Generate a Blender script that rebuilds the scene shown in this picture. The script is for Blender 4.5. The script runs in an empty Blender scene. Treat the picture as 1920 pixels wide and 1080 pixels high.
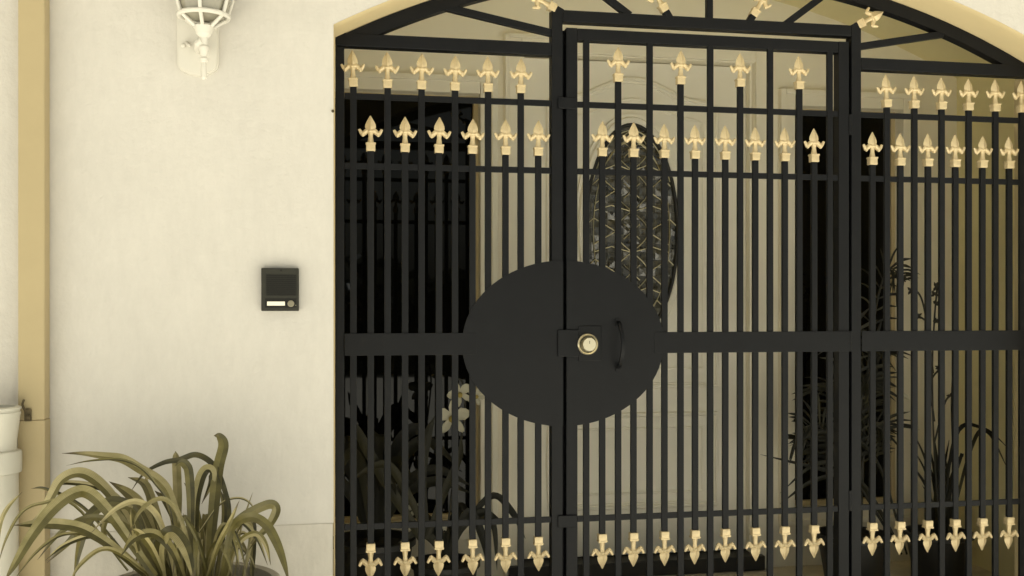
import bpy, bmesh, math, random
from mathutils import Vector, Matrix
rnd = random.Random(7)
R = math.radians
sc = bpy.context.scene
COL = sc.collection

# ------------------------------------------------------------------ camera
H = 1.25                      # eye height above the drive; heights below are written relative to it (z) and lifted by H
F = 1900.0; HY = 575.0        # focal length and horizon row of the 1920 x 1080 photograph
TH = math.atan(F / 10440.0)   # the camera is turned a little to the right of the wall's normal
D = 3.088                     # metres from the camera to the gate's plane
cam = bpy.data.cameras.new("camera"); co = bpy.data.objects.new("camera", cam); COL.objects.link(co)
co.location = (0, -D, H); co.rotation_euler = (R(90), 0, -TH)
cam.sensor_width = 36; cam.lens = F / 1920 * 36; cam.shift_y = (HY - 540) / 1920
cam.clip_start = .05; cam.clip_end = 500
sc.camera = co

# ------------------------------------------------------------------ sky, sun, exposure
SUN_EL = 74; SUN_ROT = 196
w = bpy.data.worlds.new("World"); sc.world = w; w.use_nodes = True
nt = w.node_tree; bg = nt.nodes["Background"]
sky = nt.nodes.new("ShaderNodeTexSky"); sky.sky_type = 'NISHITA'; sky.sun_disc = False
sky.sun_elevation = R(SUN_EL); sky.sun_rotation = R(SUN_ROT); sky.dust_density = 4.0; sky.air_density = 1.0; sky.ozone_density = .6
hs = nt.nodes.new("ShaderNodeHueSaturation"); hs.inputs['Saturation'].default_value = .30      # hazy, nearly white sky
wb = nt.nodes.new("ShaderNodeMix"); wb.data_type = 'RGBA'; wb.blend_type = 'MULTIPLY'; wb.inputs['Factor'].default_value = 1
wb.inputs['B'].default_value = (.98, .98, .84, 1)                                                # the photograph's warm balance
nt.links.new(sky.outputs[0], hs.inputs['Color']); nt.links.new(hs.outputs[0], wb.inputs['A']); nt.links.new(wb.outputs['Result'], bg.inputs[0])
bg.inputs[1].default_value = 0.05
sl = bpy.data.lights.new("sun", 'SUN'); sl.energy = 5.0; sl.angle = R(.5); sl.color = (.95, .968, .915)
so = bpy.data.objects.new("sun", sl); COL.objects.link(so)
# high sun over the drive: unseen eaves, added this deep, keep the whole front in shade, so the sunlit drive lights it from below
sd = Vector((math.sin(R(SUN_ROT)) * math.cos(R(SUN_EL)), math.cos(R(SUN_ROT)) * math.cos(R(SUN_EL)), math.sin(R(SUN_EL))))
so.rotation_euler = sd.to_track_quat('Z', 'Y').to_euler(); so.location = (0, -6, 12)
sc.view_settings.view_transform = 'Standard'; sc.view_settings.look = 'None'
sc.view_settings.gamma = 1; sc.view_settings.exposure = 1.38
sc.cycles.max_bounces = 12; sc.cycles.diffuse_bounces = 8; sc.cycles.use_denoising = True

# ------------------------------------------------------------------ helpers
def at(px, py, Y=0.0):
    """photograph pixel -> world point on the plane at depth Y behind the gate's front"""
    u = (px - 960) / F; v = (HY - py) / F
    dx = math.sin(TH) + u * math.cos(TH); dy = math.cos(TH) - u * math.sin(TH)
    t = (D + Y) / dy
    return Vector((t * dx, Y, t * v + H))
WL = {}
def empty(name, loc, label, cat, group=None):
    o = bpy.data.objects.new(name, None); COL.objects.link(o); o.location = loc; o.empty_display_size = .1
    WL[o] = Vector(loc); o['label'] = label; o['category'] = cat
    if group: o['group'] = group
    return o
def obj(name, bm, mat, parent=None, smooth=False, label=None, origin=None):
    """link a world-space bmesh as one object; children are stored relative to their parent"""
    me = bpy.data.meshes.new(name)
    o = bpy.data.objects.new(name, me); COL.objects.link(o)
    pw = WL[parent] if parent else Vector((0, 0, 0))
    og = Vector(origin) if origin is not None else pw
    bmesh.ops.translate(bm, verts=bm.verts, vec=-og)
    bmesh.ops.recalc_face_normals(bm, faces=bm.faces)
    if smooth:
        for f in bm.faces: f.smooth = True
    bm.to_mesh(me); bm.free()
    if smooth == 'auto':
        me.set_sharp_from_angle(angle=R(28))
    me.materials.append(mat)
    o.location = og - pw; WL[o] = og
    if parent: o.parent = parent
    if label: o['label'] = label
    return o
def tag(o, label, cat, group=None):
    o['label'] = label; o['category'] = cat
    if group: o['group'] = group
    return o
def struct(name, bm, mat):
    o = obj(name, bm, mat); o['kind'] = 'structure'; return o
def NB(): return bmesh.new()
def quad(bm, a, b, c, d):
    return bm.faces.new([bm.verts.new(p) for p in (a, b, c, d)])
def box(bm, x0, x1, y0, y1, z0, z1, bev=0.0):
    vs = [bm.verts.new((x, y, z)) for x in (x0, x1) for y in (y0, y1) for z in (z0, z1)]
    fs = [bm.faces.new([vs[i] for i in q]) for q in ((0,1,3,2),(4,6,7,5),(0,4,5,1),(2,3,7,6),(0,2,6,4),(1,5,7,3))]
    if bev:
        es = set(e for f in fs for e in f.edges)
        bmesh.ops.bevel(bm, geom=list(es), offset=bev, segments=2, affect='EDGES', profile=.6)
def bar(bm, p, q, wd, dp, ref=Vector((0, 1, 0)), bev=0.0):
    """square-section bar from p to q, wd across, dp along ref"""
    p = Vector(p); q = Vector(q); d = (q - p).normalized(); s = d.cross(ref).normalized() * wd / 2; t = ref.normalized() * dp / 2
    r = [[bm.verts.new(c + a * s + b * t) for a, b in ((-1,-1),(1,-1),(1,1),(-1,1))] for c in (p, q)]
    fs = [bm.faces.new([r[0][i], r[0][(i+1)%4], r[1][(i+1)%4], r[1][i]]) for i in range(4)]
    fs += [bm.faces.new(r[0][::-1]), bm.faces.new(r[1])]
    if bev:
        es = set(e for f in fs for e in f.edges)
        bmesh.ops.bevel(bm, geom=list(es), offset=bev, segments=1, affect='EDGES')
def tube(bm, pts, rad, n=8, cap=True):
    pts = [Vector(p) for p in pts]; rad = rad if hasattr(rad, '__len__') else [rad] * len(pts)
    rings = []; up = None
    for i, p in enumerate(pts):
        d = (pts[min(i+1, len(pts)-1)] - pts[max(i-1, 0)]).normalized()
        if up is None: up = d.orthogonal().normalized()
        up = (up - d * up.dot(d)); up = up.normalized() if up.length > 1e-6 else d.orthogonal().normalized()
        s = d.cross(up)
        rings.append([bm.verts.new(p + (up * math.cos(k * 2 * math.pi / n) + s * math.sin(k * 2 * math.pi / n)) * rad[i]) for k in range(n)])
    for a, b in zip(rings, rings[1:]):
        for k in range(n): bm.faces.new([a[k], a[(k+1)%n], b[(k+1)%n], b[k]])
    if cap: bm.faces.new(rings[0][::-1]); bm.faces.new(rings[-1])
def lathe(bm, prof, c, n=24, axis='Z', cap=True):
    """prof: (radius, height) pairs round the axis through c"""
    rings = []
    for r, h in prof:
        ring = []
        for k in range(n):
            a = k * 2 * math.pi / n
            if axis == 'Z': v = Vector((r * math.cos(a), r * math.sin(a), h))
            else: v = Vector((r * math.cos(a), h, r * math.sin(a)))
            ring.append(bm.verts.new(Vector(c) + v))
        rings.append(ring)
    for a, b in zip(rings, rings[1:]):
        for k in range(n): bm.faces.new([a[k], a[(k+1)%n], b[(k+1)%n], b[k]])
    if cap: bm.faces.new(rings[0][::-1]); bm.faces.new(rings[-1])
def prism(bm, poly, y0, y1):
    """closed polygon in (x, z) pushed from y0 to y1"""
    a = [bm.verts.new((x, y0, z)) for x, z in poly]; b = [bm.verts.new((x, y1, z)) for x, z in poly]
    n = len(poly); bm.faces.new(a); bm.faces.new(b[::-1])
    for i in range(n): bm.faces.new([a[i], b[i], b[(i+1)%n], a[(i+1)%n]])
def sector(bm, cx, cz, r0, r1, x0, x1, y0, y1, n=48, zmin=-9):
    """arch bar between radii r0 and r1, cut at x0 and x1"""
    rg = []
    for i in range(n + 1):
        x = x0 + (x1 - x0) * i / n
        rm = (r0 + r1) / 2; a = math.asin((x - cx) / rm)
        rg.append([bm.verts.new((cx + r * math.sin(a), y, max(zmin + r * .001, cz + r * math.cos(a)))) for r, y in ((r0, y0), (r1, y0), (r1, y1), (r0, y1))])
    for a, b in zip(rg, rg[1:]):
        for k in range(4): bm.faces.new([a[k], a[(k+1)%4], b[(k+1)%4], b[k]])
    bm.faces.new(rg[0][::-1]); bm.faces.new(rg[-1])
def spline(pts, n=8):
    """Catmull-Rom through the points"""
    P = [Vector(p) for p in pts]; P = [P[0] * 2 - P[1]] + P + [P[-1] * 2 - P[-2]]; out = []
    for i in range(1, len(P) - 2):
        a, b, c, d = P[i-1:i+3]
        for k in range(n):
            t = k / n
            out.append(.5 * ((2*b) + (c-a)*t + (2*a-5*b+4*c-d)*t*t + (3*b-a-3*c+d)*t**3))
    out.append(P[-2]); return out
def strap(bm, pts, wmax, base_w=.5, fold=.22, view=None, n=7, taper=1.0):
    uv = bm.loops.layers.uv.verify(); tp = 0
    """long folded strap leaf along pts (3-D), width from base_w*wmax to wmax to a point"""
    P = spline(pts, n); N = len(P); prev = None; s = None
    tw = rnd.uniform(-.5, .5)
    for i, p in enumerate(P):
        t = i / (N - 1)
        wd = wmax * (base_w + (1 - base_w) * min(1, t / .35)) * (1 if t < .62 else max(.04, 1 - ((t - .62) / .38) ** 1.7 * taper))
        d = (P[min(i+1, N-1)] - P[max(i-1, 0)])
        d = d.normalized() if d.length > 1e-7 else Vector((0, 0, 1))
        vv = (view or Vector((.15, -1, .35)))
        c = d.cross(vv)
        if c.length < .05: c = s or d.orthogonal()
        c.normalize()
        if s is not None and c.dot(s) < 0: c = -c
        if s is not None: c = (c * .5 + s * .5).normalized()
        s = c
        nn = s.cross(d).normalized(); cc = (s * math.cos(tw * t) + nn * math.sin(tw * t))
        nn = cc.cross(d).normalized()
        if nn.y > 0: nn = -nn
        r = [bm.verts.new(p + cc * (k * wd / 2) + nn * (abs(k) * fold * wd)) for k in (-1, -.5, 0, .5, 1)]
        if prev:
            for k in range(4):
                f = bm.faces.new([prev[k], prev[k+1], r[k+1], r[k]])
                for lp_, c_ in zip(f.loops, ((k/4, tp), ((k+1)/4, tp), ((k+1)/4, t), (k/4, t))): lp_[uv].uv = c_
        prev = r; tp = t

# ------------------------------------------------------------------ materials
def mat(name, col, rough=.6, metal=0, spec=.5, noise=None, bump=None, col2=None, bumps=None, trans=0):
    """noise=(scale, amount) mottles the colour towards col2; bumps=[(scale, strength, distance)]"""
    m = bpy.data.materials.new(name); m.use_nodes = True; t = m.node_tree; b = t.nodes["Principled BSDF"]
    b.inputs['Base Color'].default_value = (*col, 1); b.inputs['Roughness'].default_value = rough
    b.inputs['Metallic'].default_value = metal; b.inputs['Specular IOR Level'].default_value = spec
    tc = t.nodes.new("ShaderNodeTexCoord")
    if noise:
        n = t.nodes.new("ShaderNodeTexNoise"); n.inputs['Scale'].default_value = noise[0]; n.inputs['Detail'].default_value = 6; n.inputs['Roughness'].default_value = .65
        t.links.new(tc.outputs['Object'], n.inputs['Vector'])
        rp = t.nodes.new("ShaderNodeValToRGB"); rp.color_ramp.elements[0].position = .35; rp.color_ramp.elements[1].position = .7
        c2 = col2 or tuple(c * (1 - noise[1]) for c in col)
        rp.color_ramp.elements[0].color = (*col, 1); rp.color_ramp.elements[1].color = (*c2, 1)
        t.links.new(n.outputs['Fac'], rp.inputs['Fac']); t.links.new(rp.outputs['Color'], b.inputs['Base Color'])
    last = None
    for sc_, st, ds in (bumps or []):
        n = t.nodes.new("ShaderNodeTexNoise"); n.inputs['Scale'].default_value = sc_; n.inputs['Detail'].default_value = 5; n.inputs['Roughness'].default_value = .6
        t.links.new(tc.outputs['Object'], n.inputs['Vector'])
        bp = t.nodes.new("ShaderNodeBump"); bp.inputs['Strength'].default_value = st; bp.inputs['Distance'].default_value = ds
        t.links.new(n.outputs['Fac'], bp.inputs['Height'])
        if last: t.links.new(last.outputs['Normal'], bp.inputs['Normal'])
        last = bp
    if last: t.links.new(last.outputs['Normal'], b.inputs['Normal'])
    if trans:
        tr = t.nodes.new("ShaderNodeBsdfTranslucent"); mx = t.nodes.new("ShaderNodeMixShader"); mx.inputs[0].default_value = trans
        tr.inputs[0].default_value = (*[min(1, c * 1.3) for c in col], 1)
        out = t.nodes["Material Output"]
        t.links.new(b.outputs[0], mx.inputs[1]); t.links.new(tr.outputs[0], mx.inputs[2]); t.links.new(mx.outputs[0], out.inputs[0])
    return m
M = {}
def stucco(name, col, amt, fine):
    m = mat(name, col, .92, spec=.15, bumps=[(3.5, .4, .02), (13, .35, .010), (60, .4, .004)]); t = m.node_tree; b = t.nodes["Principled BSDF"]; N = t.nodes.new; Lk = t.links.new
    tc = N("ShaderNodeTexCoord"); prev = None
    mp = N("ShaderNodeMapping"); mp.inputs['Scale'].default_value = (1, 1, .35); mp.inputs['Rotation'].default_value = (0, R(12), 0); Lk(tc.outputs['Object'], mp.inputs[0])
    val = None
    for scale, a, src in ((1.3, amt, tc.outputs['Object']), (7, amt * .7, mp.outputs[0]), (38, fine, mp.outputs[0])):
        n = N("ShaderNodeTexNoise"); n.inputs['Scale'].default_value = scale; n.inputs['Detail'].default_value = 7; n.inputs['Roughness'].default_value = .7; Lk(src, n.inputs['Vector'])
        r = N("ShaderNodeMapRange"); r.inputs['From Min'].default_value = .3; r.inputs['From Max'].default_value = .7; r.inputs['To Min'].default_value = 1 - a; r.inputs['To Max'].default_value = 1 + a * .3; Lk(n.outputs['Fac'], r.inputs['Value'])
        if val is None: val = r.outputs[0]
        else:
            q = N("ShaderNodeMath"); q.operation = 'MULTIPLY'; Lk(val, q.inputs[0]); Lk(r.outputs[0], q.inputs[1]); val = q.outputs[0]
    mx = N("ShaderNodeMix"); mx.data_type = 'RGBA'; mx.blend_type = 'MULTIPLY'; mx.inputs['Factor'].default_value = 1; mx.inputs['A'].default_value = (*col, 1); Lk(val, mx.inputs['B'])
    Lk(mx.outputs['Result'], b.inputs['Base Color']); return m
M['stucco'] = stucco('cream_stucco', (.59, .56, .507), .045, .05)
M['plinth'] = stucco('cream_stucco_rough', (.575, .54, .475), .07, .09)
M['tan'] = mat('tan_paint', (.58, .475, .275), .75, spec=.25, noise=(5, .06), bumps=[(40, .12, .003)])
M['vault'] = mat('pale_tan_paint', (.83, .75, .45), .75, spec=.25, noise=(5, .05), bumps=[(40, .12, .003)])
M['pipe'] = mat('tan_pipe_paint', (.415, .335, .19), .6, spec=.3, noise=(5, .07))
M['trim'] = mat('cream_trim_paint', (.87, .82, .68), .55, spec=.35, noise=(3, .04))
M['door'] = mat('door_paint', (.88, .84, .72), .45, spec=.4, noise=(2.5, .04))
M['steel'] = mat('black_gate_paint', (.0050, .0053, .0062), .48, spec=.20, noise=(18, .3), bumps=[(14, .12, .003), (90, .2, .001)])
M['gold'] = mat('pale_gold_paint', (.63, .505, .295), .4, metal=.3, spec=.5, noise=(120, .18), bumps=[(260, .25, .0008)])
M['lock'] = mat('satin_nickel', (.66, .60, .44), .28, metal=.9)
M['lockdark'] = mat('lock_recess', (.10, .09, .06), .4, metal=.6)
M['floor'] = mat('porch_tile', (.66, .59, .46), .5, noise=(9, .3))
M['drive'] = mat('pale_concrete', (.66, .62, .54), .9, spec=.2, noise=(1.2, .15), bumps=[(50, .3, .004)])
M['bed'] = mat('dark_soil', (.10, .08, .05), .95, noise=(20, .4), bumps=[(30, .6, .02)])
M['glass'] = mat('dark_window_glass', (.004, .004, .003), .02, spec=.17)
M['bevel_glass'] = mat('bevelled_leaded_glass', (.12, .11, .075), .04, spec=.9, noise=(20, .95), bumps=[(70, .2, .003)])
_b = M['bevel_glass'].node_tree.nodes['Principled BSDF']; _b.inputs['Coat Weight'].default_value = .5; _b.inputs['Coat IOR'].default_value = 1.5; _b.inputs['Coat Roughness'].default_value = .04
M['came'] = mat('lead_came', (.50, .45, .29), .35, metal=.7)
M['white'] = mat('white_lamp_paint', (.64, .61, .54), .45, spec=.4, noise=(8, .05))
M['pvc'] = mat('white_pipe_paint', (.57, .545, .465), .45, spec=.4, noise=(6, .06))
M['intercom'] = mat('black_intercom_plastic', (.026, .025, .017), .5, spec=.3, noise=(60, .2))
M['intercom_dark'] = mat('intercom_grille', (.010, .0095, .007), .6, spec=.25)
M['button'] = mat('intercom_button', (.20, .18, .12), .4)
M['plate'] = mat('name_plate_white', (.86, .80, .66), .4)
M['rust'] = mat('rusty_fitting', (.10, .075, .035), .85, noise=(40, .6))
M['pot'] = mat('pale_grey_pot', (.34, .31, .24), .7, noise=(12, .2), bumps=[(60, .15, .002)])
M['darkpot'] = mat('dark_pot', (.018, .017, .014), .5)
M['soil'] = mat('potting_soil', (.03, .025, .017), .95, noise=(40, .5), bumps=[(50, .6, .01)])
M['petal'] = mat('white_petal', (.58, .55, .42), .6, trans=.25)
M['petal_heart'] = mat('orchid_heart', (.35, .27, .06), .6)
M['frost'] = mat('lamp_glass', (.27, .25, .19), .12, spec=.6, noise=(14, .25))
def leafmat(name, c1, c2, c3, trans, rough=.42, vein=0, tip=None):
    m = mat(name, c1, rough, spec=.45, trans=trans); t = m.node_tree; b = t.nodes["Principled BSDF"]; N = t.nodes.new; Lk = t.links.new
    g = N("ShaderNodeNewGeometry"); rp = N("ShaderNodeValToRGB")
    e = rp.color_ramp.elements; e[0].color = (*c1, 1); e[0].position = 0; e[1].color = (*c3, 1); e[1].position = 1
    x = e.new(.5); x.color = (*c2, 1)
    n = N("ShaderNodeTexNoise"); n.inputs['Scale'].default_value = 14; n.inputs['Detail'].default_value = 5
    ad = N("ShaderNodeMath"); ad.operation = 'MULTIPLY_ADD'; ad.inputs[1].default_value = .6; ad.inputs[2].default_value = -.3
    a2 = N("ShaderNodeMath"); a2.operation = 'ADD'; a2.use_clamp = True
    Lk(n.outputs['Fac'], ad.inputs[0]); Lk(ad.outputs[0], a2.inputs[0]); Lk(g.outputs['Random Per Island'], a2.inputs[1])
    Lk(a2.outputs[0], rp.inputs['Fac']); col = rp.outputs['Color']
    if vein:   # lengthwise veins, a pale midrib and dry tips
        uv = N("ShaderNodeUVMap"); sx = N("ShaderNodeSeparateXYZ"); Lk(uv.outputs[0], sx.inputs[0])
        si = N("ShaderNodeMath"); si.operation = 'MULTIPLY'; si.inputs[1].default_value = 62; Lk(sx.outputs['X'], si.inputs[0])
        s2 = N("ShaderNodeMath"); s2.operation = 'SINE'; Lk(si.outputs[0], s2.inputs[0])
        mr = N("ShaderNodeMapRange"); mr.inputs['From Min'].default_value = -1; mr.inputs['To Min'].default_value = 1 - vein; mr.inputs['To Max'].default_value = 1 + vein * .4; Lk(s2.outputs[0], mr.inputs['Value'])
        mx = N("ShaderNodeMix"); mx.data_type = 'RGBA'; mx.blend_type = 'MULTIPLY'; mx.inputs['Factor'].default_value = 1; Lk(col, mx.inputs['A']); Lk(mr.outputs[0], mx.inputs['B'])
        nz = N("ShaderNodeTexNoise"); nz.inputs['Scale'].default_value = 9
        tt = N("ShaderNodeMath"); tt.operation = 'MULTIPLY_ADD'; tt.inputs[1].default_value = .3; Lk(nz.outputs['Fac'], tt.inputs[0]); Lk(sx.outputs['Y'], tt.inputs[2])
        tr = N("ShaderNodeMapRange"); tr.inputs['From Min'].default_value = 1.02; tr.inputs['From Max'].default_value = 1.12; Lk(tt.outputs[0], tr.inputs['Value'])
        m2 = N("ShaderNodeMix"); m2.data_type = 'RGBA'; Lk(tr.outputs[0], m2.inputs['Factor']); Lk(mx.outputs['Result'], m2.inputs['A']); m2.inputs['B'].default_value = (*tip, 1); col = m2.outputs['Result']
    Lk(col, b.inputs['Base Color'])
    for nd in t.nodes:
        if nd.type == 'BSDF_TRANSLUCENT': Lk(col, nd.inputs[0])
    return m
M['leaf'] = leafmat('olive_strap_leaf', (.040, .036, .010), (.165, .142, .042), (.40, .345, .17), .18, .40, .30, (.085, .065, .03))
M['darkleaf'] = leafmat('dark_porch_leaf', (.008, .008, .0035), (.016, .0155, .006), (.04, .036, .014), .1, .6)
M['stem'] = mat('dark_stem', (.02, .018, .01), .6)
M['hedge'] = leafmat('garden_hedge_leaf', (.012, .014, .006), (.022, .024, .010), (.04, .042, .018), .1)

# ------------------------------------------------------------------ the setting
FZ = H - 1.10                 # porch floor
YF = -.13                     # front face of the facade
YB = .926                     # back wall of the porch
JL, JR = .017, 2.395          # jambs of the arched opening
ACX, ACZ, AR = 1.206, H - 1.422, 2.53
def archz(x, r=AR): return ACZ + math.sqrt(r * r - (x - ACX) ** 2)

bm = NB(); quad(bm, (-150, -150, 0), (150, -150, 0), (150, 150, 0), (-150, 150, 0)); struct('ground', bm, M['drive'])
bm = NB(); box(bm, -.34, 2.75, YF - .02, 1.02, .004, FZ, .012); struct('porch_floor', bm, M['floor'])

house = empty('house', (1.2, YF, 0), 'cream stucco house front with arched tan porch around a panelled front door', 'house')
TOPZ = 2.95; XL, XR = -6.0, 9.0
PLZ = H - .622
def facade_cols(bm, y):
    n = 64; xs = [JL + (JR - JL) * i / n for i in range(n + 1)]
    for a, b in zip(xs, xs[1:]):
        quad(bm, (a, y, archz(a)), (b, y, archz(b)), (b, y, TOPZ), (a, y, TOPZ))
bm = NB()
facade_cols(bm, YF)
quad(bm, (XL, YF, PLZ), (JL, YF, PLZ), (JL, YF, TOPZ), (XL, YF, TOPZ))
quad(bm, (JR, YF, PLZ), (XR, YF, PLZ), (XR, YF, TOPZ), (JR, YF, TOPZ))
bmesh.ops.remove_doubles(bm, verts=bm.verts, dist=1e-5)
# other sides of the house
quad(bm, (XL, YF, 0), (XL, YF, TOPZ), (XL, 7, TOPZ), (XL, 7, 0)); quad(bm, (XR, YF, 0), (XR, 7, 0), (XR, 7, TOPZ), (XR, YF, TOPZ))
quad(bm, (XL, 7, 0), (XL, 7, TOPZ), (XR, 7, TOPZ), (XR, 7, 0))
obj('wall', bm, M['stucco'], house)
bm = NB()
for x0, x1 in ((XL, JL - .002), (JR + .002, XR)): box(bm, x0, x1, YF - .004, YF + .06, 0, PLZ, .003)
obj('plinth', bm, M['plinth'], house)
bm = NB(); box(bm, XL - .25, XR + .25, YF - 1.32, 7.3, TOPZ + .003, TOPZ + .2); obj('shade_roof', bm, M['stucco'], house)  # out of view; its overhang is made deep to block the sun from the front
# reveal of the arch with its rounded front edge
bm = NB(); prof = [(0.0, YF - .001), (-.0012, YF + .002), (-.0035, YF + .010), (-.0045, YF + .025), (-.005, .06), (-.005, .12)]
path = [(JL, 0, 1, 0)] + [(JL, archz(JL) * k / 4, 1, 0) for k in range(1, 4)]
path = [(JL, z, 1.0, 0.0) for z in (0, .5, 1.0, 1.5, archz(JL) - .03)]
for i in range(65):
    x = JL + (JR - JL) * i / 64; dx, dz = ACX - x, ACZ - archz(x); l = math.hypot(dx, dz); path.append((x, archz(x), dx / l, dz / l))
path += [(JR, z, -1.0, 0.0) for z in (archz(JR) - .03, 1.5, 1.0, .5, 0)]
prev = None
for x, z, nx, nz in path:
    r = [bm.verts.new((x - nx * o, y, z - nz * o)) for o, y in prof]
    if prev:
        for k in range(len(prof) - 1): bm.faces.new([prev[k], prev[k+1], r[k+1], r[k]])
    prev = r
obj('arch_reveal', bm, M['tan'], house, smooth=True)
# inside face of the front wall, side walls, vault and back wall of the porch
PX0, PX1 = -.30, 2.709
VCX, VR = 1.2, 3.35; VCZ = H + .999 - math.sqrt(VR**2 - (PX1 - VCX)**2)
def vz(x): return VCZ + math.sqrt(VR * VR - (x - VCX) ** 2)
bm = NB()
n = 64; xs = [JL + (JR - JL) * i / n for i in range(n + 1)]
for a, b in zip(xs, xs[1:]): quad(bm, (a, .121, archz(a)), (b, .121, archz(b)), (b, .121, 2.85), (a, .121, 2.85))
quad(bm, (PX0 - .1, .121, 0), (JL, .121, 0), (JL, .121, 2.85), (PX0 - .1, .121, 2.85)); quad(bm, (JR, .121, 0), (PX1 + .1, .121, 0), (PX1 + .1, .121, 2.85), (JR, .121, 2.85))
for x in (PX0, PX1): quad(bm, (x, .1, 0), (x, YB + .02, 0), (x, YB + .02, 2.85), (x, .1, 2.85))
obj('porch_side_wall', bm, M['vault'], house)
bm = NB(); prev = None
for i in range(49):
    x = PX0 + (PX1 - PX0) * i / 48
    r = [bm.verts.new((x, y, vz(x))) for y in (.1, YB + .03)]
    if prev: bm.faces.new([prev[0], prev[1], r[1], r[0]])
    prev = r
obj('porch_vault', bm, M['vault'], house, smooth=True)
DX0, DX1, DZ0, DZ1 = .770, 1.764, H - 1.036, H + 1.024
WZ0, WZ1 = H - .855, H + .85
WLX = (-.02, .600); WRX = (1.944, 2.444)
bm = NB()
def wall_strip(x0, x1, z0, z1): box(bm, x0, x1, YB, YB + .16, z0, z1)
wall_strip(PX0 - .1, WLX[0], 0, 2.85); wall_strip(WLX[1], DX0, 0, 2.85); wall_strip(DX1, WRX[0], 0, 2.85); wall_strip(WRX[1], PX1 + .1, 0, 2.85)
for x0, x1 in (WLX, WRX): wall_strip(x0, x1, 0, WZ0); wall_strip(x0, x1, WZ1, 2.85)
wall_strip(DX0, DX1, DZ1, 2.85)
obj('porch_back_wall', bm, M['trim'], house)
# front door
def frame_rect(bm, x0, x1, z0, z1, wd, y0, y1, bottom=True):
    """four mitre-less boards round an opening, butted"""
    box(bm, x0 - wd, x0, y0, y1, z0 if not bottom else z0 - wd, z1 + wd, .004); box(bm, x1, x1 + wd, y0, y1, z0 if not bottom else z0 - wd, z1 + wd, .004)
    box(bm, x0 + .001, x1 - .001, y0, y1, z1, z1 + wd, .004)
    if bottom: box(bm, x0 + .001, x1 - .001, y0, y1, z0 - wd, z0, .004)
bm = NB(); frame_rect(bm, DX0 - .004, DX1 + .004, FZ, DZ1 + .004, .07, YB - .018, YB + .01, False)
frame_rect(bm, DX0 - .004 - .05, DX1 + .004 + .05, FZ, DZ1 + .054, .018, YB - .030, YB - .0175, False)
box(bm, DX1 - .012, DX1 + .03, YB + .012, YB + .05, DZ0, DZ1); box(bm, DX0 - .03, DX0 + .012, YB + .012, YB + .05, DZ0, DZ1)
obj('door_frame', bm, M['trim'], house)
YD = YB + .052
OX, OZ, ORX, ORZ = 1.245, H + .312, .206, .452
bm = NB(); box(bm, DX0 + .004, DX1 - .006, YD, YD + .045, DZ0 + .004, DZ1 - .006, .002)
door = obj('front_door', bm, M['door'], house, label='cream panelled front door with an oval leaded window')
bm = NB()
def ribbon(bm, pts, wd, y0, hgt):
    """raised moulding along pts (x, z): a low rounded bead on the door's face"""
    n = len(pts); prev = None
    closed = (pts[0] == pts[-1])
    for i, (x, z) in enumerate(pts):
        a = pts[i-1] if i else (pts[-2] if closed else pts[0]); b = pts[i+1] if i < n - 1 else (pts[1] if closed else pts[-1])
        dx, dz = b[0] - a[0], b[1] - a[1]; l = math.hypot(dx, dz) or 1; nx, nz = -dz / l, dx / l
        r = [bm.verts.new((x + nx * wd * k, y0 - hgt * q, z + nz * wd * k)) for k, q in ((-.5, -.2), (-.46, .55), (-.2, .45), (-.05, 1), (.3, .9), (.46, .5), (.5, -.2))]
        if prev:
            for k in range(6): bm.faces.new([prev[k], prev[k+1], r[k+1], r[k]])
        prev = r
def ell(rx, rz, n=64, a0=0, a1=360): return [(OX + rx * math.cos(R(a0 + (a1 - a0) * i / n)), OZ + rz * math.sin(R(a0 + (a1 - a0) * i / n))) for i in range(n + 1)]
def rrect(x0, x1, z0, z1): return [(x0, z0), (x0, (z0 + z1) / 2), (x0, z1), ((x0 + x1) / 2, z1), (x1, z1), (x1, (z0 + z1) / 2), (x1, z0), ((x0 + x1) / 2, z0), (x0, z0)]
PL, PR = .895, 1.615
top = [(PL, H - .33), (PL, H + .2), (PL, H + .845), (PL + .05, H + .857)]
for i in range(17):
    t = i / 16; x = PL + .10 + (PR - PL - .2) * t
    top.append((x, H + .862 + .082 * math.sin(math.pi * t) ** 1.6))
top += [(PR - .05, H + .857), (PR, H + .845), (PR, H + .2), (PR, H - .33), ((PL + PR) / 2, H - .33), (PL, H - .33)]
ribbon(bm, top, .03, YD, .012)
ribbon(bm, [(OX + (x - OX) * .84, H + .28 + (z - H - .28) * .88) for x, z in top], .014, YD, .006)
ribbon(bm, rrect(PL, PR, H - .83, H - .455), .03, YD, .012); ribbon(bm, rrect(PL + .06, PR - .06, H - .775, H - .51), .014, YD, .006)
obj('panel_moulding', bm, M['door'], door, smooth='auto')
bm = NB(); ribbon(bm, ell(ORX + .018, ORZ + .018), .045, YD, .02); obj('oval_frame', bm, M['door'], door, smooth='auto')
bm = NB(); tube(bm, [(x, YD - .008, z) for x, z in ell(ORX - .007, ORZ - .007)], .0085, 8, False); obj('oval_gasket', bm, M['darkpot'], door, smooth=True)
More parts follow.
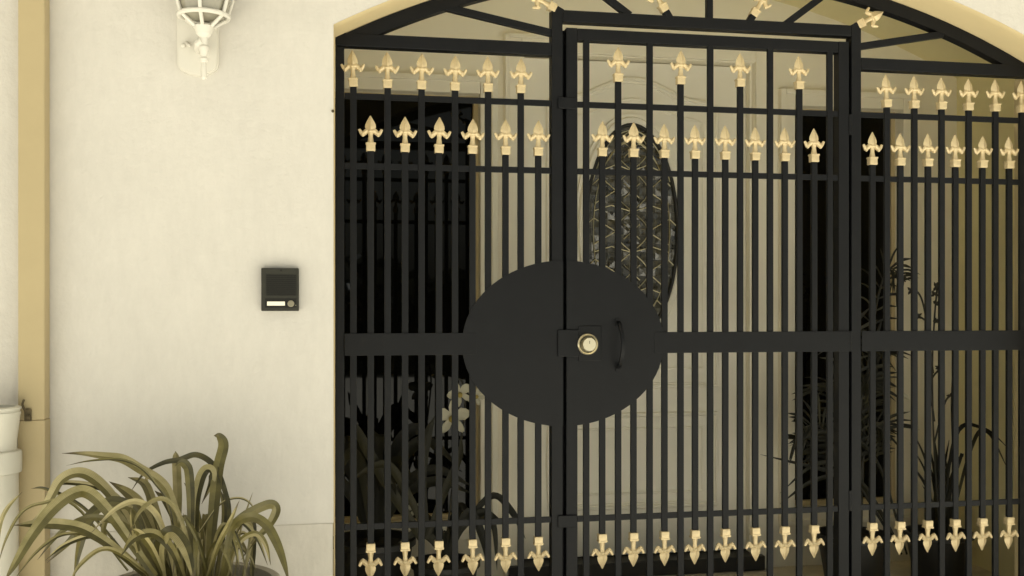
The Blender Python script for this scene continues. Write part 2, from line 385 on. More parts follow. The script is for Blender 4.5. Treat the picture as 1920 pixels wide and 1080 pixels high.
# bevelled glass: facets of the leaded panel, each tilted a little
bm = NB(); NX, NZ = 12, 27
for i in range(NX):
    for j in range(NZ):
        x0, x1 = -1 + 2 * i / NX, -1 + 2 * (i + 1) / NX; z0, z1 = -1 + 2 * j / NZ, -1 + 2 * (j + 1) / NZ
        c = [(x0, z0), (x1, z0), (x1, z1), (x0, z1)]
        if min(math.hypot(*q) for q in c) > 1: continue
        c = [(a / max(1, math.hypot(a, b)), b / max(1, math.hypot(a, b))) for a, b in c]
        tx, tz = rnd.gauss(0, .07), (rnd.gauss(.03, .08) if rnd.random() > .12 else rnd.uniform(-.26, -.12)); mx, mz = (x0 + x1) / 2, (z0 + z1) / 2
        vs = [bm.verts.new((OX + a * ORX, YD - .004 + (a - mx) * ORX * tx + (b - mz) * ORZ * tz, OZ + b * ORZ)) for a, b in c]
        cc = bm.verts.new(sum((v.co for v in vs), Vector()) / 4 + Vector((0, -.0012, 0)))
        for k in range(4):
            try: bm.faces.new([vs[k], vs[(k+1)%4], cc])
            except ValueError: pass
obj('oval_pane', bm, M['bevel_glass'], door)
bm = NB()
def came(pts, r=.0024):
    P = [(OX + x * ORX, YD - .009, OZ + z * ORZ) for x, z in pts if x * x + z * z <= 1.0]
    if len(P) > 1: tube(bm, P, r, 6)
for s in (-1, 1):
    came([(s * .34 * math.sin((t / 80) * math.pi * 5), -.94 + 1.88 * t / 80) for t in range(81)])            # a chain of lenses down the middle
    came([(s * .80 * math.cos(R(-88 + 176 * t / 40)), .84 * math.sin(R(-88 + 176 * t / 40))) for t in range(41)])   # inner border
    for k in range(5):
        z = -.94 + 1.88 * (k + .5) / 5; xo = .80 * math.sqrt(max(0, 1 - ((z + .12) / .84) ** 2)); x2 = .80 * math.sqrt(max(0, 1 - ((z - .12) / .84) ** 2))
        came([(s * .34, z), (s * xo, z + .12)]); came([(s * .34, z), (s * x2, z - .12)])
        came([(s * (xo + .0), z + .12), (s * min(.97, xo + .17), z + .05)])
        came([(s * .17, z - .07), (0, z), (s * .17, z + .07)])
        z2 = z + .188; x3 = .80 * math.sqrt(max(0, 1 - (z2 / .84) ** 2)) if abs(z2) < .84 else 0
        if x3: came([(s * .03, z2), (s * x3 * .55, z2 + .05), (s * x3, z2)])
came([(math.cos(R(30 + 120 * t / 20)) * .93, math.sin(R(30 + 120 * t / 20)) * .93) for t in range(21)])
obj('lead_came', bm, M['came'], door)
bm = NB(); lathe(bm, [(.030, YD), (.030, YD - .006), (.012, YD - .010), (.012, YD - .035), (.026, YD - .045), (.028, YD - .058), (.018, YD - .068)], (.835, 0, H - .12), 20, 'Y'); obj('door_knob', bm, M['lock'], door, smooth='auto')
bm = NB(); box(bm, DX0 - .06, DX1 + .03, YB - .05, YB + .12, FZ + .002, DZ0 - .002, .004); obj('door_sill', bm, M['darkpot'], house)
# sidelight windows
for x0, x1 in (WLX, WRX):
    bm = NB(); box(bm, x0, x1, YB + .085, YB + .093, WZ0, WZ1); win = obj('window', bm, M['glass'], house)
    bm = NB(); frame_rect(bm, x0, x1, WZ0, WZ1, .07, YB - .016, YB + .002); frame_rect(bm, x0 - .045, x1 + .045, WZ0 - .045, WZ1 + .045, .024, YB - .028, YB - .0155)
    frame_rect(bm, x0 - .0005, x1 + .0005, WZ0 - .0005, WZ1 + .0005, -.016, YB + .045, YB + .08) if False else None
    obj('window_casing', bm, M['trim'], win)
    bm = NB(); box(bm, x0, x0 + .018, YB + .05, YB + .084, WZ0, WZ1); box(bm, x1 - .018, x1, YB + .05, YB + .084, WZ0, WZ1)
    box(bm, x0 + .0185, x1 - .0185, YB + .05, YB + .084, WZ1 - .018, WZ1); box(bm, x0 + .0185, x1 - .0185, YB + .05, YB + .084, WZ0, WZ0 + .018)
    obj('sash', bm, M['tan'], win)

# garden hedge across the drive, seen only as dim reflections in the porch glass
bm = NB()
for i in range(4200):
    x = rnd.uniform(-16, 18); z = rnd.uniform(0.05, 1) ** .8 * (1.7 + .5 * math.sin(x * .6) + .4 * math.sin(x * 1.7 + 1)); y = -14 + rnd.uniform(-.8, .8) * (1.1 - z / 6)
    q = rnd.uniform(.16, .32); a = Vector((rnd.uniform(-1, 1), rnd.uniform(-1, 1), rnd.uniform(-1, 1))).normalized(); b = a.orthogonal().normalized(); c = a.cross(b)
    p = Vector((x, y, z)); bm.faces.new([bm.verts.new(p + v * q) for v in (b, c * .6, -b, -c * .6)])
box(bm, -16, 18, -14.4, -13.8, 0, 1.2)
tag(obj('hedge', bm, M['hedge']), 'tall dark garden hedge across the drive, mirrored dimly in the porch glass', 'hedge')

# ------------------------------------------------------------------ the gate
BW = .0195; BD = .012       # bar width and depth
def picket_mesh(z0, z1):
    bm = NB(); box(bm, -BW / 2, BW / 2, 0, BD, 0, z1 - z0, .0015)
    me = bpy.data.meshes.new('picket'); bmesh.ops.recalc_face_normals(bm, faces=bm.faces); bm.to_mesh(me); bm.free(); me.materials.append(M['steel']); return me
def finial_mesh():
    bm = NB(); s = .103
    box(bm, -.0125, .0125, -.0055, .0175, -.006, .017, .002); box(bm, -.0140, .0140, -.007, .019, .0140, .0195, .0015)
    lathe(bm, [(.0095, .019), (.0082, .026), (.0062, .038), (.0075, .048), (.0098, .054)], (0, .006, 0), 10)
    lathe(bm, [(.003, .046), (.010, .050), (.0115, .054), (.010, .058), (.004, .061)], (0, .006, 0), 10)
    for q in (-1, 1):
        P = spline([(0, .006, .054), (q * .010, .006, .0555), (q * .018, .006, .0485), (q * .0235, .005, .0475), (q * .0275, .004, .0525), (q * .0315, .004, .0600)], 4)
        m = len(P); tube(bm, P, [.0076 - .0037 * max(0, (i / (m - 1) - .35)) / .65 + (.0016 if .4 < i / (m - 1) < .62 else 0) for i in range(m)], 8)
        tube(bm, spline([(q * .019, .005, .049), (q * .021, .004, .0425), (q * .0185, .004, .0395)], 3), [.0062] * 3 + [.0052] * 2 + [.0040] * 2, 8)
    st = [(.055, .007, .006), (.060, .0128, .0075), (.067, .0152, .0080), (.075, .0142, .0075), (.084, .0104, .006), (.093, .0058, .004), (.1015, .0012, .0015)]
    prev = None
    for z, a, t in st:
        r = [bm.verts.new(v) for v in ((-a, .006, z), (-a * .45, .006 - t * .55, z), (0, .006 - t * 1.15, z), (a * .45, .006 - t * .55, z), (a, .006, z), (a * .45, .006 + t * .55, z), (0, .006 + t, z), (-a * .45, .006 + t * .55, z))]
        if prev:
            for k in range(8): bm.faces.new([prev[k], prev[(k+1)%8], r[(k+1)%8], r[k]])
        else: bm.faces.new(r[::-1])
        prev = r
    bm.faces.new(prev)
    bmesh.ops.recalc_face_normals(bm, faces=bm.faces)
    for f in bm.faces: f.smooth = True
    me = bpy.data.meshes.new('spear_finial'); bm.to_mesh(me); bm.free(); me.set_sharp_from_angle(angle=R(32)); me.materials.append(M['gold']); return me
FIN = finial_mesh(); PK = {}
def finial(parent, loc, rot=0.0):
    o = bpy.data.objects.new('spear_finial', FIN); COL.objects.link(o); o.parent = parent
    o.location = Vector(loc) - WL[parent]; o.rotation_euler = (0, rot, 0); o.scale = (1.07 * rnd.uniform(.985, 1.015), 1, 1.02 * rnd.uniform(.985, 1.015))
    return o
def picket(parent, x, z0, z1, top=False, bottom=False):
    key = (round(z0, 3), round(z1, 3))
    if key not in PK: PK[key] = picket_mesh(z0, z1)
    o = bpy.data.objects.new('picket', PK[key]); COL.objects.link(o); o.parent = parent
    p = Vector((x, 0, z0)); o.location = p - WL[parent]; WL[o] = p
    if top: finial(o, (x, 0, z1 + .0005), rnd.gauss(0, .014))
    if bottom: finial(o, (x, 0, z0 - .0005), math.pi + rnd.gauss(0, .014))
    return o
ZB = FZ + .02                 # underside of the gate
ZS, ZT, ZTG, ZBOT = H + .4755, H + .668, H + .716, H - .7215
surround = empty('gate_surround', (.70, 0, FZ), 'fixed black iron screen with arched top and gold tipped side bars around the gate', 'gate frame')
leaf = empty('gate_leaf', (1.70, 0, FZ), 'hinged black iron gate with gold spear tips, round silver lock and pull handle', 'gate')
# side panels
for i in range(6):
    picket(surround, .0765 + .1028 * i, ZB + .03, ZT, True); picket(surround, .1285 + .1035 * i, ZBOT, ZS, True, True)
for i in range(6):
    picket(surround, 1.830 + .1005 * i, ZB + .03, ZT, True); picket(surround, 1.778 + .1013 * i, ZBOT, ZS, True, True)
def part(name, parent, *boxes, bev=.002, m='steel'):
    b = NB()
    for q in boxes: box(b, *q, bev)
    return obj(name, b, M[m], parent)
part('post', surround, (.688, .723, 0, .04, ZB, H + .929)); part('post', surround, (1.701, 1.735, 0, .04, ZB, H + .929))
part('post', surround, (.0235, .0495, .002, .034, ZB, H + .783)); part('post', surround, (2.3725, 2.3805, .002, .034, ZB, H + .783))
part('gap_dark_strip', surround, (.712, .748, .0405, .0445, ZB + .04, H + .875)); part('gap_dark_strip', surround, (1.683, 1.712, .0405, .0445, ZB + .04, H + .875))  # strips added behind the leaf's side gaps to keep them dark
part('header_rail', surround, (.7235, 1.7005, .001, .039, H + .8925, H + .9285))
part('top_rail', surround, (.0235, .6875, .001, .039, H + .785, H + .824)); part('top_rail', surround, (1.7355, 2.3805, .001, .039, H + .785, H + .824))
for z0 in (H + .625, H + .4145, H - .675):
    part('rail', surround, (.050, .687, .003, .0105, z0 + .001, z0 + .0195), bev=.001); part('rail', surround, (1.736, 2.372, .003, .0105, z0 + .001, z0 + .0195), bev=.001)
part('rail', surround, (.0495, .6875, .001, .036, ZB, ZB + .035)); part('rail', surround, (1.7355, 2.372, .001, .036, ZB, ZB + .035))
MZ0, MZ1 = H - .1475, H - .0805
part('middle_band', surround, (.050, .45, -.005, -.0006, MZ0, MZ1), bev=.001); part('middle_band', surround, (1.7355, 2.372, -.005, -.0006, MZ0, MZ1), bev=.001)
SR1 = AR - .007; SR0 = SR1 - .041
bm = NB(); sector(bm, ACX, ACZ, SR0, SR1, .045, 2.367, .0035, .0375, 120, H + .795)
obj('arch_bar', bm, M['steel'], surround)
def strut(p, q, wd=.022):
    b = NB(); bar(b, (p[0], .015, H + p[1]), (q[0], .015, H + q[1]), wd, .02, bev=.0015); return obj('strut', b, M['steel'], surround)
strut((.330, .925), (.690, .857)); strut((2.040, .918), (1.733, .862)); strut((1.211, .925), (1.211, 1.04), .021)
strut((.945, .925), (.800, .995 + .03)); strut((1.475, .925), (1.618, 1.032))
for x, z, ang in ((.712, .926, -62), (1.073, .926, -32), (1.347, .926, 32), (1.716, .926, 62)):
    d = Vector((math.sin(R(ang)), 0, math.cos(R(ang)))); p = Vector((x, .011, H + z)); ln = .026 if abs(ang) < 40 else .016
    b = NB(); bar(b, p - d * .014, p + d * ln, .0215, .0215, bev=.0015); sp = obj('spear_stub', b, M['steel'], surround)
    finial(sp, p + d * ln + Vector((0, -.006, 0)), R(ang))
for z in (H + .562,):
    b = NB(); lathe(b, [(.0045, YF - .0005), (.0045, YF - .003), (.003, YF - .005)], (JL - .002, 0, z), 8, 'Y'); obj('anchor_bolt', b, M['rust'], surround)
# half discs and lock
DCX, DCZ, DRX, DRZ = .729, H - .1145, .323, .259
def half(name, parent, a0, a1, cut):
    b = NB(); pts = [(DCX + DRX * math.cos(R(a0 + (a1 - a0) * i / 40)), DCZ + DRZ * math.sin(R(a0 + (a1 - a0) * i / 40))) for i in range(41)]
    zc = DRZ * math.sqrt(1 - ((cut - DCX) / DRX) ** 2)
    poly = [(cut, DCZ + zc)] + [q for q in pts if (q[0] < cut - .001 if cut < DCX else q[0] > cut + .001)] + [(cut, DCZ - zc)]
    prism(b, poly, -.0040, -.0004); return obj(name, b, M['steel'], parent)
half('half_disc_plate', surround, 90, 270, .7232)
half('half_disc_plate', leaf, 90, -90, .7348)
# leaf
for x in (.800, 1.008, 1.211, 1.416, 1.625): picket(leaf, x, ZB + .036, H + .838)
for x in (.904, 1.111, 1.313, 1.518): picket(leaf, x, ZB + .036, ZTG, True)
for i in range(8): picket(leaf, .852 + .1026 * i, ZBOT, ZS + .004, True, True)
part('stile', leaf, (.735, .771, 0, .036, ZB, H + .8735)); part('stile', leaf, (1.655, 1.6915, 0, .036, ZB, H + .8735))
part('top_rail', leaf, (.7715, 1.6545, .001, .036, H + .8365, H + .873)); part('bottom_rail', leaf, (.7715, 1.6545, .001, .036, ZB, ZB + .036))
for z0 in (H + .6245, H + .4145, H - .6765): part('rail', leaf, (.772, 1.654, .003, .0105, z0 + .001, z0 + .0195), bev=.001)
part('middle_band', leaf, (1.02, 1.6915, -.005 - .0004, -.0008, MZ0, MZ1), bev=.001)
for z0, z1 in ((H + .618, H + .654), (H - .690, H - .652)): part('stop_tab', leaf, (.707, .768, -.007, -.0005, z0, z1))
part('lock_tab', leaf, (.7055, .772, -.0105, -.0045, H - .156, H - .072))
part('lock_plate', leaf, (.7725, .846, -.0065, -.0042, H - .170, H - .060))
bm = NB(); LC = (.8005, 0, H - .1175)
lathe(bm, [(.033, -.0066), (.033, -.016), (.0305, -.0185), (.0275, -.0165), (.026, -.010)], LC, 36, 'Y', cap=False)
lk = obj('lock', bm, M['lock'], leaf, smooth='auto', label='round silver lock with a raised cylinder')
bm = NB(); lathe(bm, [(.0262, -.0098), (.0, -.0098)][:1] + [(.0262, -.0102)], LC, 36, 'Y'); obj('lock_recess', bm, M['lockdark'], lk)
bm = NB(); lathe(bm, [(.0215, -.0105), (.0215, -.034), (.0205, -.036)], LC, 36, 'Y'); obj('lock_cylinder', bm, M['lock'], lk, smooth='auto')
bm = NB(); box(bm, LC[0] - .001, LC[0] + .001, -.0366, -.0362, LC[2] + .002, LC[2] + .011); obj('keyhole', bm, M['lockdark'], lk)
bm = NB(); P = spline([(.900, -.0045, H - .048), (.900, -.026, H - .056), (.902, -.046, H - .085), (.903, -.052, H - .120), (.902, -.046, H - .155), (.900, -.026, H - .184), (.900, -.0045, H - .192)], 6)
prev = None
for i, p in enumerate(P):
    d = (P[min(i+1, len(P)-1)] - P[max(i-1, 0)]).normalized(); nn = d.cross(Vector((1, 0, 0))).normalized(); wd = .0055
    r = [bm.verts.new(p + Vector((a * wd, 0, 0)) + nn * b * .0035) for a, b in ((-1,-1),(-.4,-1.5),(.4,-1.5),(1,-1),(1,1),(-1,1))]
    if prev:
        for k in range(6): bm.faces.new([prev[k], prev[(k+1)%6], r[(k+1)%6], r[k]])
    else: bm.faces.new(r)
    prev = r
bm.faces.new(prev[::-1])
hd = obj('pull_handle', bm, M['steel'], leaf, smooth='auto')
for z in (H - .062, H - .204):
    bm = NB(); box(bm, .892, .908, -.0070, -.0041, z, z + .026, .0015); obj('handle_base', bm, M['steel'], hd)
for z in (H + .60, H - .1145, H - .64):
    b = NB(); lathe(b, [(.0052, z - .034), (.0062, z - .033), (.0062, z - .001), (.0056, z), (.0062, z + .001), (.0062, z + .033), (.0052, z + .034)], (1.6962, .002, 0), 12); obj('hinge', b, M['steel'], leaf, smooth='auto')

# ------------------------------------------------------------------ wall lamp
lamp = empty('wall_lamp', (-.358, YF, H + .72), 'white lantern lamp with ribbed glass on a rounded backplate, high on the cream wall', 'wall lamp')
bm = NB(); cx = -.357; hw = .056
poly = [(cx - hw, H + .96), (cx - hw, H + .680)] + [(cx + hw * math.sin(R(a)), H + .680 - .034 * math.cos(R(a)) - .0) for a in range(-75, 76, 15)] + [(cx + hw, H + .680), (cx + hw, H + .96)]
prism(bm, poly, YF - .016, YF - .0005)
bmesh.ops.bevel(bm, geom=[e for e in bm.edges if all(v.co.y < YF - .01 for v in e.verts)], offset=.005, segments=2, affect='EDGES')
obj('backplate', bm, M['white'], lamp)
LX, LY = -.331, YF - .095
bm = NB(); tube(bm, spline([(-.352, YF - .012, H + .722), (-.350, YF - .045, H + .712), (-.345, LY + .012, H + .715), (LX, LY, H + .722)], 5), [.013] * 10 + [.014] * 6, 12)
tube(bm, spline([(-.378, YF - .014, H + .728), (-.385, YF - .03, H + .733), (-.378, YF - .045, H + .722)], 4), .0045, 8)
for dx in (-.042, .012): lathe(bm, [(.006, YF - .0162), (.006, YF - .021), (.003, YF - .023)], (cx + dx + .004, 0, H + .727), 10, 'Y')
obj('arm', bm, M['white'], lamp, smooth='auto')
bm = NB(); lathe(bm, [(.003, .617), (.007, .622), (.0085, .640), (.0072, .656), (.006, .664), (.0115, .668), (.0125, .674), (.008, .679), (.0105, .691), (.0135, .700), (.0135, .707), (.0095, .711), (.0115, .732), (.020, .740), (.024, .752), (.027, .762), (.022, .768)], (LX, LY, H), 24); obj('finial', bm, M['white'], lamp, smooth='auto')
def rr(z): # lantern radius along its height
    if z < .790: return .026 + .037 * ((z - .762) / .028)
    if z < .90: return .063 + .025 * math.sin((z - .79) / .11 * math.pi / 2)
    return .088 - .025 * ((z - .90) / .16) ** 2
bm = NB(); zs = [.762, .771, .780, .790] + [.79 + .27 * i / 12 for i in range(1, 13)]
for k in range(6):
    a = R(60 * k + 28)
    tube(bm, [(LX + rr(z) * math.cos(a), LY + rr(z) * math.sin(a), H + z) for z in zs], .0052, 8)
for z, t in ((.790, .0066), (.955, .006)):
    tube(bm, [(LX + (rr(z) + .002) * math.cos(R(q * 10)), LY + (rr(z) + .002) * math.sin(R(q * 10)), H + z) for q in range(37)], t, 8, False)
obj('cage', bm, M['white'], lamp, smooth='auto')
bm = NB(); lathe(bm, [(.016, .774), (.050, .786)] + [(rr(z) - .007, z) for z in zs[3:]], (LX, LY, H), 32); obj('glass_globe', bm, M['frost'], lamp, smooth='auto')
bm = NB(); lathe(bm, [(.058, 1.061), (.066, 1.067), (.04, 1.11), (.006, 1.13)], (LX, LY, H), 24); obj('cap', bm, M['white'], lamp, smooth='auto')

# ------------------------------------------------------------------ intercom
ic = empty('intercom', (-.132, YF, H + .05), 'small black door intercom with white name strip beside the arched gate', 'intercom')
x0, x1, z0, z1 = -.184, -.080, H - .0125, H + .109
bm = NB(); box(bm, x0, x1, YF - .026, YF - .0005, z0, z1, .003); obj('housing', bm, M['intercom'], ic)
bm = NB()
for i in range(11): box(bm, x0 + .014, x1 - .008, YF - .0282, YF - .0262, z0 + .044 + i * .0055, z0 + .0472 + i * .0055)
obj('speaker_grille', bm, M['intercom_dark'], ic)
bm = NB(); box(bm, x0 + .011, x1 - .007, YF - .0272, YF - .0261, z0 + .010, z0 + .036); obj('lower_panel', bm, M['intercom_dark'], ic)
bm = NB(); box(bm, x0 + .0165, x0 + .0655, YF - .0292, YF - .0273, z0 + .0155, z0 + .027, .0005); obj('name_strip', bm, M['plate'], ic)
bm = NB(); lathe(bm, [(.0095, YF - .0274), (.0095, YF - .0300), (.0075, YF - .0312)], (x0 + .082, 0, z0 + .021), 20, 'Y'); lathe(bm, [(.0016, YF - .0274), (.0016, YF - .029)], (x0 + .0955, 0, z0 + .0165), 8, 'Y'); obj('call_button', bm, M['button'], ic, smooth='auto')
bm = NB(); lathe(bm, [(.003, YF - .0262), (.003, YF - .0272)], (x0 + .055, 0, z1 - .0065), 10, 'Y'); obj('screw', bm, M['intercom_dark'], ic)

# ------------------------------------------------------------------ pipes on the left
dp = empty('downpipe', (-.78, YF, 0), 'tan square downpipe running the full height of the cream wall', 'downpipe')
bm = NB(); box(bm, -.8145, -.7455, YF - .062, YF - .006, 0, H - .3042, .003); box(bm, -.8138, -.7462, YF - .0612, YF - .0065, H - .304, TOPZ, .005)
obj('pipe', bm, M['pipe'], dp)
bm = NB(); bp = at(53, 778, YF - .066); box(bm, bp.x - .010, bp.x + .008, YF - .070, YF - .0622, bp.z - .017, bp.z + .017, .003)
tube(bm, spline([bp + Vector((-.006, -.004, .010)), bp + Vector((-.012, -.008, .028)), bp + Vector((-.009, -.006, .042))], 4), .0035, 6); lathe(bm, [(.006, YF - .070), (.006, YF - .077), (.003, YF - .079)], (bp.x + .002, 0, bp.z - .006), 8, 'Y')
obj('bracket', bm, M['rust'], dp, label='rusty bracket with a twist of wire')
wp = empty('standpipe', (-.872, -.23, 0), 'white round standpipe with thick collar, left of the tan downpipe', 'pipe')
pc = at(-9, 770, -.23); pr = .058
bm = NB(); lathe(bm, [(.056, 0), (.056, H - .437)], (pc.x, -.23, 0), 32)
lathe(bm, [(.052, H - .376), (.052, H - .355), (.060, H - .285), (.0615, H - .282), (.0615, H - .277), (.059, H - .2755), (.059, H - .2715), (.0625, H - .270), (.0625, H - .2645), (.057, H - .262), (.05, H - .262), (.05, H - .30)], (pc.x, -.23, 0), 32, cap=False)
obj('pipe', bm, M['pvc'], wp, smooth='auto')
bm = NB(); lathe(bm, [(.0565, H - .4365), (.063, H - .435), (.064, H - .43), (.064, H - .384), (.062, H - .379), (.0525, H - .3765)], (pc.x, -.23, 0), 32); obj('collar', bm, M['pvc'], wp, smooth='auto')

# ------------------------------------------------------------------ potted strap-leaf plant in front of the wall
PY = -.43; PC = at(357, 1094, PY)
pp = empty('potted_plant', (PC.x, PY, 0), 'arching olive green strap leaved plant in a wide pale pot below the lamp', 'potted plant')
bm = NB(); rz = PC.z
lathe(bm, [(.13, .004), (.15, .02), (.19, rz - .16), (.212, rz - .03), (.222, rz - .012), (.222, rz), (.214, rz + .003), (.204, rz - .002), (.200, rz - .06)], (PC.x, PY, 0), 48, cap=False); obj('pot', bm, M['pot'], pp, smooth='auto')
bm = NB(); lathe(bm, [(.2002, rz - .056), (.12, rz - .045), (.02, rz - .04)], (PC.x, PY, 0), 32); obj('soil', bm, M['soil'], pp, smooth=True)
LEAVES = [  # photograph polylines, base first: points, width in pixels, depth of the tip in front of (-) or behind (+) the pot's middle
 ([(340,1085),(335,990),(318,930),(298,902),(262,880),(230,862),(195,856),(155,851),(116,850)], 17, .05),
 ([(330,1080),(322,960),(290,905),(262,876),(225,862),(170,864),(124,873)], 6, -.1),
 ([(290,1080),(240,1010),(200,955),(168,925),(140,924),(100,952),(60,1002),(26,1060),(8,1090)], 19, -.25),
 ([(300,1080),(245,985),(205,925),(168,893),(140,888),(114,902),(96,932),(78,962),(52,985)], 19, .1),
 ([(275,1080),(215,1028),(160,993),(115,983),(65,982),(26,985)], 17, -.2),
 ([(270,1075),(180,1010),(120,1002),(70,1034),(24,1090)], 7, -.22),
 ([(260,1070),(185,980),(140,940),(85,916),(58,916)], 7, .12),
 ([(285,1075),(255,965),(215,940),(178,958),(140,1005),(88,1056)], 17, -.05),
 ([(290,1078),(240,990),(195,950),(162,985),(148,1030),(138,1088)], 15, 0),
 ([(240,1070),(140,948),(78,944),(40,962),(12,1010),(-4,1060)], 7, .05),
 ([(-6,1040),(0,985),(14,952),(42,922)], 8, 0),
 ([(428,1084),(430,966),(422,922),(407,883),(389,862),(365,853),(337,862),(306,868),(270,888),(243,925)], 12, .1),
 ([(394,1080),(396,1015),(402,945),(410,878),(420,836),(412,818),(401,817)], 19, .08),
 ([(330,1080),(333,960),(332,900),(330,862),(329,846)], 15, .16),
 ([(356,1080),(358,960),(355,890),(349,872),(340,867),(328,874)], 15, .02),
 ([(368,1080),(366,960),(374,905),(385,882),(396,884),(396,905),(378,945)], 17, .05),
 ([(430,1080),(432,1000),(442,980),(470,960),(506,945),(518,957),(505,985),(476,1016),(452,1050)], 16, .02),
 ([(418,1080),(432,1000),(450,976),(475,970),(500,985),(520,1020),(534,1060),(542,1095)], 15, -.2),
 ([(372,1000),(410,948),(440,934),(465,940),(487,968)], 5, .1),
 ([(440,1080),(452,990),(463,955),(474,923)], 4, .12),
 ([(388,1084),(408,1025),(428,985),(449,938)], 10, -.12),
 ([(305,1085),(298,1035),(308,1005),(325,998),(344,1020),(356,1052),(364,1095)], 20, -.2),
 ([(392,1084),(370,1010),(343,962)], 9, -.1),
 ([(396,1084),(380,1000),(362,942)], 8, .1),
 ([(455,1085),(470,1012),(466,982),(452,984),(438,1012)], 11, .05),
 ([(472,1085),(474,1040),(475,985),(468,976)], 12, .1),
 ([(325,1080),(290,1000),(268,955),(240,925),(205,903)], 20, .12),
 ([(312,1075),(292,990),(276,920),(275,880)], 10, .17),
 ([(300,1060),(262,968),(235,950),(208,962),(194,990),(200,1010),(216,1010)], 10, -.05),
 ([(340,1080),(322,960),(300,905),(285,895)], 12, .15),
 ([(330,1085),(312,1010),(290,960),(255,940),(215,955),(170,1000)], 11, -.15),
 ([(360,1085),(350,1010),(330,955),(300,935),(262,960),(240,1010)], 9, -.12),
 ([(270,1085),(258,1030),(248,985),(245,950)], 8, -.15),
 ([(310,1085),(285,1030),(262,1000),(246,992)], 13, -.18),
 ([(410,1085),(425,1030),(450,1000),(470,1005)], 9, .08),
 ([(290,1085),(230,1040),(190,1030),(150,1060),(130,1095)], 9, -.2),
 ([(305,1080),(268,1000),(232,945),(190,915),(120,905),(95,925)], 12, .1),
 ([(318,1080),(300,990),(282,930),(268,905),(240,895)], 15, .13),
 ([(350,1080),(338,1000),(315,945),(290,920)], 17, .12),
 ([(380,1080),(376,1000),(360,930),(345,905)], 13, .1),
 ([(405,1080),(418,1000),(420,950),(412,915)], 12, .14),
 ([(280,1080),(225,1030),(175,1005),(120,1022),(84,1052)], 10, -.1),
 ([(345,1084),(322,1030),(288,1000),(250,1010),(225,1045)], 14, -.18),
 ([(300,1080),(252,1000),(205,975),(160,972),(112,1000),(70,1050)], 12, -.12),
 ([(425,1080),(446,1020),(478,1000),(498,1020),(508,1060)], 11, -.1),
]
bm = NB()
for pts, wpx, dy in LEAVES:
    P3 = []; m = len(pts)
    for i, (px, py) in enumerate(pts):
        t = i / (m - 1); bx = max(-.1, min(.1, (pts[0][0] - 345) / 900.0))
        Y = min(YF - .02, PY + rnd.uniform(-.02, .02) * 0 + (dy * .25 + (dy * .95) * t))
        P3.append(at(px, py, Y))
    strap(bm, P3, wpx / 1900 * (2.85 if wpx > 13 else 2.4), .6, .18)
# the crown's filler leaves
for k in range(18):
    a = rnd.uniform(0, 2 * math.pi); r0 = rnd.uniform(.01, .08); L = rnd.uniform(.06, .16); up = rnd.uniform(.10, .22)
    c = Vector((PC.x + .02 + r0 * math.cos(a), PY + r0 * math.sin(a) * .8, rz - .03)); d = Vector((math.cos(a), math.sin(a) * .55, 0))
    P3 = [c, c + d * L * .2 + Vector((0, 0, up * .7)), c + d * L * .55 + Vector((0, 0, up)), c + d * L * .9 + Vector((0, 0, up * .75)), c + d * L * 1.1 + Vector((0, 0, up * .35))]
    for q in P3: q.y = min(q.y, YF - .03)
    strap(bm, P3, rnd.uniform(.009, .014), .6, .18)
obj('foliage', bm, M['leaf'], pp, smooth='auto')

# ------------------------------------------------------------------ plants inside the porch
def dark_pot(parent, x, y, r, h):
    b = NB(); lathe(b, [(r * .72, FZ + .002), (r * .95, FZ + h * .9), (r * 1.03, FZ + h * .92), (r * 1.03, FZ + h), (r * .93, FZ + h), (r * .9, FZ + h * .9)], (x, y, 0), 28, cap=False); obj('pot', b, M['darkpot'], parent, smooth='auto')
    b = NB(); lathe(b, [(r * .91, FZ + h * .9), (r * .3, FZ + h * .93)], (x, y, 0), 20); obj('soil', b, M['soil'], parent)
def rosette(bm, c, n, L, up, wd, sy=.6):
    for k in range(n):
        a = k * 2.399 + rnd.uniform(-.3, .3); l = L * rnd.uniform(.7, 1.15); u = up * rnd.uniform(.6, 1.2); d = Vector((math.cos(a), math.sin(a) * sy, 0))
        P3 = [c, c + d * l * .25 + Vector((0, 0, u * .7)), c + d * l * .6 + Vector((0, 0, u)), c + d * l + Vector((0, 0, u * .75))]
        for q in P3: q.y = max(.06, min(q.y, YB - .06)); q.x = max(PX0 + .05, min(q.x, PX1 - .05))
        strap(bm, P3, wd * rnd.uniform(.7, 1.1), .7, .15)
# white orchid behind the left side panel
oc = at(835, 1010, .48)
orc = empty('orchid', (oc.x, .48, FZ), 'orchid with white blooms behind the left gate bars', 'orchid')
dark_pot(orc, oc.x, .48, .12, .2)
bm = NB(); c = Vector((oc.x, .48, FZ + .19))
rosette(bm, c, 7, .24, .16, .035)
for pts, wp_ in (([(800,1000),(760,920),(720,870),(650,905)], 16), ([(800,1010),(830,930),(860,860),(866,820)], 14), ([(790,1010),(720,900),(680,830),(665,790)], 22), ([(800,1005),(790,900),(800,820),(815,780)], 18), ([(850,1010),(900,960),(925,985),(932,1070)], 12), ([(850,1005),(880,960),(905,1010),(915,1065)], 16), ([(860,1000),(920,930),(960,960),(985,1010)], 13)):
    strap(bm, [at(x, y, .45 - .02 * i) for i, (x, y) in enumerate(pts)], wp_ / 1900 * 3.6, .7, .15)
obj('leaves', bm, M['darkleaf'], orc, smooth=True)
bm = NB(); tube(bm, spline([c, at(845, 940, .46), at(862, 840, .44), at(872, 760, .42), at(866, 715, .42), at(850, 712, .42)], 6), .004, 6); obj('flower_stem', bm, M['stem'], orc)
